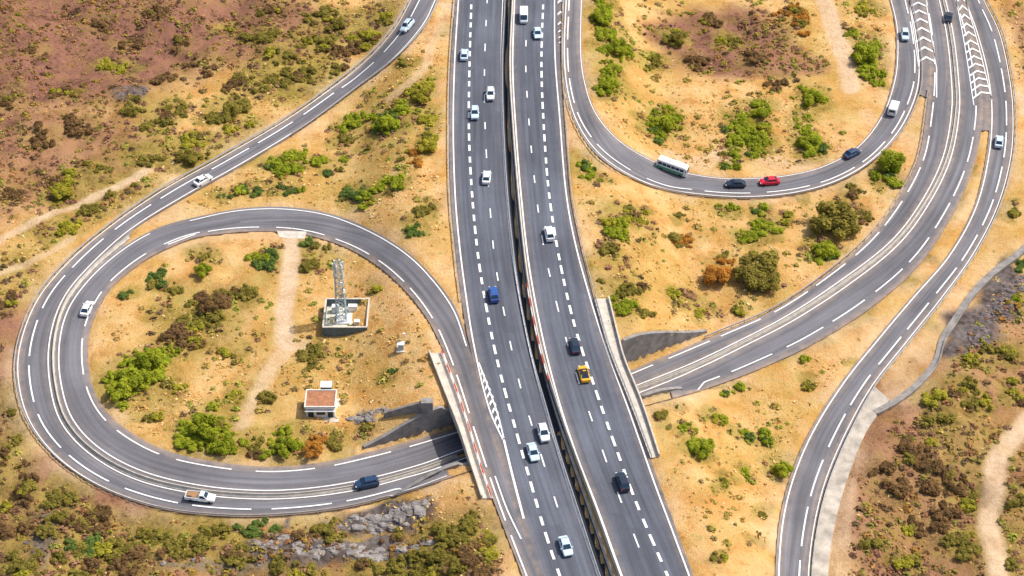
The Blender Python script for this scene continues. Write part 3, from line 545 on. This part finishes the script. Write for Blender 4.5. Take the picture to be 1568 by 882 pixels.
for sx,sy,lx,ly in((0,-d_/2,w_+.2,.4),(0,d_/2,w_+.2,.4),(-w_/2,0,.4,d_-.42),(w_/2,0,.4,d_-.42)): mb.box((sx,sy,2.26),(lx,ly,.12),1)
for i in range(7): mb.box((-w_/2+i*w_/6,-d_/2-.14,.9),(.3,.06,2.5),0)
mb.obj('compound_wall',[M_wallg,M_conc],parent=comp)
mb=MB();mb.box((-2.6,2.6,1.2),(1.6,1.2,1.8));mb.box((2.4,-2.,1.),(1.2,1.,1.4));mb.box((1.2,3.,1.1),(2.,1.,1.6));mb.box((-.8,-.2,.5),(3.2,3.2,.4));mb.obj('equipment_cabinets',[M_white],parent=comp)
tw=bpy.data.objects.new('lattice_mast',None);S.collection.objects.link(tw);tw.location=(cx-1.1,cy,z0)
mb=MB();Ht=16.5;nb=10;wd=lambda h:1.15-.5*h/Ht
cor=[(-1,-1),(1,-1),(1,1),(-1,1)]
for i in range(nb):
    h0,h1=i*Ht/nb,(i+1)*Ht/nb
    for k in range(4):
        a,b2=cor[k],cor[(k+1)%4];P0=(a[0]*wd(h0),a[1]*wd(h0),h0);P1=(a[0]*wd(h1),a[1]*wd(h1),h1);Q0=(b2[0]*wd(h0),b2[1]*wd(h0),h0);Q1=(b2[0]*wd(h1),b2[1]*wd(h1),h1)
        mb.strut(P0,P1,.16);mb.strut(P1,Q1,.1);mb.strut(P0,Q1,.08);mb.strut(Q0,P1,.08)
mb.obj('lattice',[M_steel],parent=tw)
mb=MB()
for h in(13.2,15.6):
    for k in range(4):
        a,b2=cor[k],cor[(k+1)%4];mb.strut((a[0]*1.1,a[1]*1.1,h),(b2[0]*1.1,b2[1]*1.1,h),.1)
for k in range(6):
    an=k*math.pi/3+.3;mb.box((math.cos(an)*1.15,math.sin(an)*1.15,15.6),(.28,.28,1.9),1,an)
for h,an in((11.5,-1.2),(13.8,-2.2),(9,-.6)): mb.cyl((math.cos(an)*.9,math.sin(an)*.9,h),(math.cos(an)*1.35,math.sin(an)*1.35,h),.5,.45,14,1)
mb.strut((0,0,Ht),(0,0,Ht+1.5),.1);mb.obj('antennas',[M_steel,M_white],parent=tw)
for dx,dy in((-3,-3),(-1.,-3.5),(3,1.5),(3.2,3.6),(.8,-2.4)): put(random.choice(SH),'shrub',cx+dx,cy+dy,z0+.3,.8,'G')
# utility hut
h_=hit([(491,640)],HC)[0];hx,hy=h_[0],h_[1]+2.6;hz=float(gz(hx,hy))+.1
hut=bpy.data.objects.new('utility_hut',None);S.collection.objects.link(hut);hut.location=(hx,hy,hz)
mb=MB();mb.box((0,-.3,-.05),(7.6,7.2,.3));mb.obj('pad',[M_conc],parent=hut)
mb=MB();mb.box((0,0,1.45),(6.,4.8,2.8));mb.obj('walls',[M_white],parent=hut)
mb=MB();mb.box((0,0,2.95),(6.5,5.3,.2));
for sx,sy,lx,ly in((0,-2.55,6.5,.2),(0,2.55,6.5,.2),(-3.15,0,.2,4.9),(3.15,0,.2,4.9)): mb.box((sx,sy,3.2),(lx,ly,.3))
mb.box((0,-2.75,2.2),(6.3,.5,.12));mb.obj('roof_parapet',[M_white],parent=hut)
mb=MB();mb.box((0,0,3.1),(6.0,4.8,.08));mb.obj('roof',[M_dirt],parent=hut)
mb=MB();mb.box((-2.,-2.42,1.2),(1.2,.1,2.2));mb.box((.1,-2.42,1.35),(1.8,.1,1.0));mb.box((2.1,-2.42,1.2),(1.1,.1,2.1));mb.box((-3.02,.3,1.5),(.08,1.6,.9));mb.obj('doors_and_windows',[M_dark],parent=hut)
mb=MB();mb.box((.9,3.8,1.8),(2.2,1.8,3.8));mb.box((.9,3.8,3.76),(2.4,2.,.12),1);mb.obj('annex',[M_wallg,M_white],parent=hut)
# small enclosure
p=hit([(615,532)],HC)[0];cab=bpy.data.objects.new('electrical_cabinet',None);S.collection.objects.link(cab);cab.location=(p[0],p[1],float(gz(p[0],p[1])))
mb=MB();mb.box((0,0,.1),(2.2,2.6,.4));mb.obj('plinth',[M_conc],parent=cab)
mb=MB();mb.box((-.1,-.2,1.),(1.3,1.,1.5));mb.box((-.1,-.2,1.8),(1.5,1.2,.12));mb.box((-.1,-.72,1.),(1.,.05,1.1),1);mb.strut((.6,.6,.2),(.6,.6,3.8),.14);mb.box((.6,.6,3.8),(.5,.4,.4));mb.obj('cabinet',[M_white,M_steel],parent=cab)
# ------------------------------------------------------------ vehicles
def car_paint(name,c):
    m,nt,b=new_mat('car_paint_'+name,.3);b.inputs['Specular IOR Level'].default_value=.5;b.inputs['Coat Weight'].default_value=.5
    lw=noise_n(nt,N(nt,'ShaderNodeTexCoord').outputs['Object'],3.,3);cc=ramp(nt,lw,[(.3,tuple(x*.9 for x in c)),(.7,c)]);nt.links.new(cc,b.inputs['Base Color']);return m
PC={'white':(.84,.86,.87),'silver':(.58,.72,.82),'dark':(.018,.028,.05),'navy':(.02,.05,.12),'blue':(.03,.10,.35),'red':(.66,.01,.03),'yellow':(.85,.45,.01)}
PM={k:car_paint(k,v) for k,v in PC.items()}
M_glass=simple('car_glass',(.02,.045,.08),.12);M_tyre=simple('tyre',(.02,.02,.02),.9);M_lamp=simple('headlamp',(.8,.8,.78),.2);M_tail=simple('tail_lamp',(.5,.02,.02),.3)
M_greenp=car_paint('green',(.03,.30,.12));M_load=simple('wooden_load',(.35,.2,.1),.9);M_black=simple('black_plastic',(.025,.025,.03),.6)
def ring(x,w,z0,z1,ch=.14): return [(x,-w+ch*.5,z0),(x,w-ch*.5,z0),(x,w,z0+ch),(x,w,z1-ch),(x,w-ch,z1),(x,-w+ch,z1),(x,-w,z1-ch),(x,-w,z0+ch)]
def wheels(mb,xs_,w,r=.33):
    for x in xs_:
        for s in(-1,1): mb.cyl((x,s*(w-.22),r),(x,s*(w+.02),r),r,r,14,2);mb.cyl((x,s*(w+.02),r),(x,s*(w+.035),r),r*.55,r*.5,10,4)
def car(kind='sedan'):
    mb=MB()   # 0 paint 1 glass 2 tyre 3 lamp 4 trim 5 tail 6 second colour
    if kind in('sedan','taxi','suv'):
        u=.22 if kind=='suv' else 0;h=1.0+u
        mb.loft([ring(-2.2,.72,.4,.72+u),ring(-2.12,.84,.28,.92+u),ring(-1.3,.9,.22,h),ring(0,.91,.22,h),ring(1.1,.9,.22,.98+u),ring(1.95,.84,.25,.82+u),ring(2.2,.70,.36,.66+u)],0)
        rx=(-1.95,-1.45) if kind=='suv' else(-1.7,-1.05)
        bot=[(1.15,.78),(1.15,-.78),(rx[0],-.76),(rx[0],.76)];top=[(.35,.62),(.35,-.62),(rx[1],-.6),(rx[1],.6)]
        mb.loft([[(x,y,h-.05) for x,y in bot],[(x,y,h+.46+u*.3) for x,y in top]],1)
        zt=h+.47+u*.3;mb.loft([[(x,y,zt-.02) for x,y in[(.40,.66),(.40,-.66),(rx[1]-.05,-.64),(rx[1]-.05,.64)]],[(x,y,zt+.05) for x,y in[(.3,.56),(.3,-.56),(rx[1]+.05,-.55),(rx[1]+.05,.55)]]],6 if kind=='taxi' else 0)
        for (bx,by),(tx,ty) in zip(bot,top): mb.strut((bx,by,h-.03),(tx,ty*1.03,zt),.09,0)
        for s in(-1,1): mb.strut((-.35,s*.79,h-.03),(-.35,s*.64,zt),.09,0);mb.box((.85,s*.98,h+.05),(.2,.2,.14),0);mb.box((2.08,s*.6,.68+u),(.2,.3,.14),3);mb.box((-2.14,s*.64,.78+u),(.12,.28,.14),5)
        mb.box((2.16,0,.5),(.12,1.,.16),4);wheels(mb,(-1.35,1.35),.86)
        if kind=='taxi': mb.box((-.3,0,zt+.14),(.25,.6,.16),0)
    elif kind=='pickup':
        mb.loft([ring(-.1,.92,.35,1.1),ring(1.4,.92,.35,1.08),ring(2.4,.86,.38,.98),ring(2.65,.76,.45,.8)],0)
        mb.box((-1.4,0,.62),(2.6,1.8,.25),0)
        for s in(-1,1): mb.box((-1.4,s*.87,.92),(2.6,.1,.5),0)
        mb.box((-2.68,0,.92),(.1,1.74,.5),0);mb.box((-1.5,.1,.95),(1.9,1.3,.35),7);mb.box((-1.9,-.2,1.2),(.8,.7,.3),7)
        b_=[(1.3,.8),(1.3,-.8),(-.1,-.8),(-.1,.8)];t_=[(.75,.66),(.75,-.66),(.0,-.66),(.0,.66)]
        mb.loft([[(x,y,1.05) for x,y in b_],[(x,y,1.62) for x,y in t_]],1);mb.loft([[(x*1.02,y*1.05,1.62) for x,y in t_],[(x*.95,y*.9,1.69) for x,y in t_]],0)
        for (bx,by),(tx,ty) in zip(b_,t_): mb.strut((bx,by,1.06),(tx,ty,1.64),.1,0)
        for s in(-1,1): mb.box((2.5,s*.62,.82),(.2,.3,.16),3)
        wheels(mb,(-1.7,1.6),.88,.38)
    elif kind=='van':
        mb.loft([ring(-2.5,.9,.35,2.),ring(-2.4,.97,.3,2.1),ring(1.2,.97,.3,2.1),ring(1.5,.95,.3,1.9,.2),ring(2.2,.92,.3,1.2,.2),ring(2.55,.82,.38,.9)],0)
        mb.loft([[(1.42,-.8,1.98),(1.42,.8,1.98),(2.24,.84,1.24),(2.24,-.84,1.24)],[(1.5,-.78,2.0),(1.5,.78,2.0),(2.3,.82,1.26),(2.3,-.82,1.26)]],1)
        for s in(-1,1): mb.box((.9,s*.965,1.55),(1.,.03,.5),1);mb.box((2.42,s*.66,.85),(.2,.25,.16),3);mb.box((-2.48,s*.75,1.),(.08,.16,.4),5)
        mb.box((-2.49,0,1.5),(.05,1.3,.55),1);wheels(mb,(-1.6,1.55),.93,.36)
    elif kind=='minibus':
        mb.loft([ring(-3.9,1.05,.4,2.6,.2),ring(-3.8,1.15,.35,2.8,.2),ring(3.3,1.15,.35,2.8,.2),ring(3.7,1.12,.35,2.5,.2),ring(3.95,1.05,.4,1.4,.2)],0)
        for s in(-1,1):
            mb.box((-.3,s*1.155,.85),(6.8,.03,.6),6)
            for i in range(6): mb.box((-3.05+i*1.12,s*1.155,1.85),(.98,.03,.72),1)
            mb.box((3.82,s*.8,.95),(.14,.3,.2),3);mb.box((3.5,s*1.3,1.9),(.12,.2,.4),4)
        mb.loft([[(3.72,-.95,2.4),(3.72,.95,2.4),(3.95,.95,1.45),(3.95,-.95,1.45)],[(3.76,-.95,2.42),(3.76,.95,2.42),(4.0,.95,1.46),(4.0,-.95,1.46)]],1)
        mb.box((-3.91,0,1.9),(.04,1.7,.7),1);mb.box((-1.,0,2.88),(1.6,1.2,.18),0);mb.box((2,0,2.86),(.7,.7,.12),0);wheels(mb,(-2.5,2.5),1.1,.42)
    return mb
MESH={}
NAME={'sedan':'car','suv':'car','taxi':'taxi','pickup':'pickup_truck','van':'van','minibus':'minibus'}
VEH=[(625,41,-10,12,'silver','suv',HC),(802,27,0,10,'white','van',HT),(823,52,1,10,'silver','sedan',HT),(711,85,1,-10,'silver','sedan',HT),(751,146,0,10,'white','suv',HT),
(727,175,0,10,'silver','suv',HT),(745,273,1,-10,'white','sedan',HT),(841,360,-2,-10,'white','suv',HT),(756,453,-2,-10,'blue','suv',HT),(880,531,-2.5,-10,'dark','sedan',HT),(894,574,-2.5,-10,'yellow','taxi',HT),
(832,665,2.8,10,'white','suv',HT),(816,694,3,10,'silver','sedan',HT),(953,740,-3.6,-10,'dark','suv',HT),(866,838,3.5,10,'silver','sedan',HT),
(311,277,14,-8,'white','sedan',HC),(134,474,5,-10,'white','sedan',HC),(308,763,14,1.5,'white','pickup',HC),(562,742,-12,2.5,'navy','suv',HC),
(1385,55,1,10,'silver','suv',HT),(1368,168,4,-10,'white','van',HT),(1304,236,12,-6,'navy','sedan',HT),(1178,279,-12,1,'red','sedan',HT),(1126,283,-12,0,'dark','sedan',HT),(1028,260,12,4,'white','minibus',HT),
(1529,218,1,-10,'silver','sedan',HC),(1452,27,1,-10,'dark','sedan',HC)]
for u,v,du,dv,colr,kind,H in VEH:
    P=hit([(u,v+2.5),(u+du,v+2.5+dv)],H);an=math.atan2(P[1][1]-P[0][1],P[1][0]-P[0][0])
    key=(kind,colr)
    if key not in MESH:
        o=car(kind).obj(NAME[kind],[PM[colr],M_glass,M_tyre,M_lamp,M_black,M_tail,M_greenp if kind=='minibus' else M_black,M_load]);MESH[key]=o.data
    else: o=bpy.data.objects.new(NAME[kind],MESH[key]);S.collection.objects.link(o)
    hx0=float(H(np.array([P[0][0]]),np.array([P[0][1]]))[0]);c_,s_=math.cos(an),math.sin(an)
    hf=float(H(np.array([P[0][0]+c_]),np.array([P[0][1]+s_]))[0]);hl=float(H(np.array([P[0][0]-s_]),np.array([P[0][1]+c_]))[0])
    fx=Vector((c_,s_,hf-hx0)).normalized();ly=Vector((-s_,c_,hl-hx0)).normalized();uz=fx.cross(ly).normalized();ly=uz.cross(fx)
    sc=1.12 if kind!='minibus' else 1.;o.matrix_world=Matrix(((fx.x*sc,ly.x*sc,uz.x*sc,P[0][0]),(fx.y*sc,ly.y*sc,uz.y*sc,P[0][1]),(fx.z*sc,ly.z*sc,uz.z*sc,hx0+.1),(0,0,0,1)))
# ------------------------------------------------------------ light
W_=bpy.data.worlds.new('World');S.world=W_;W_.use_nodes=True;nt=W_.node_tree
EL=math.radians(56);sd=Vector((.90,.30,0)).normalized()
sky=N(nt,'ShaderNodeTexSky');sky.sky_type='NISHITA';sky.sun_disc=False;sky.sun_elevation=EL;sky.sun_rotation=math.atan2(sd.x,sd.y);sky.dust_density=4.
nt.links.new(sky.outputs[0],nt.nodes['Background'].inputs[0]);nt.nodes['Background'].inputs[1].default_value=.15
l=bpy.data.lights.new('sun','SUN');l.energy=4.0;l.angle=math.radians(1.);l.color=(1,.95,.86);lo=bpy.data.objects.new('sun',l);S.collection.objects.link(lo)
dirv=Vector((sd.x*math.cos(EL),sd.y*math.cos(EL),math.sin(EL)));lo.rotation_euler=dirv.to_track_quat('Z','Y').to_euler()
S.view_settings.view_transform='Standard';S.view_settings.look='None';S.view_settings.exposure=0
cd=bpy.data.cameras.new('camera');cd.sensor_width=36;cd.lens=36*F/1568;cd.clip_end=20000;cd.clip_start=1
co=bpy.data.objects.new('camera',cd);S.collection.objects.link(co);co.location=tuple(CAM);co.rotation_euler=(math.radians(90)-PITCH,0,0);S.camera=co
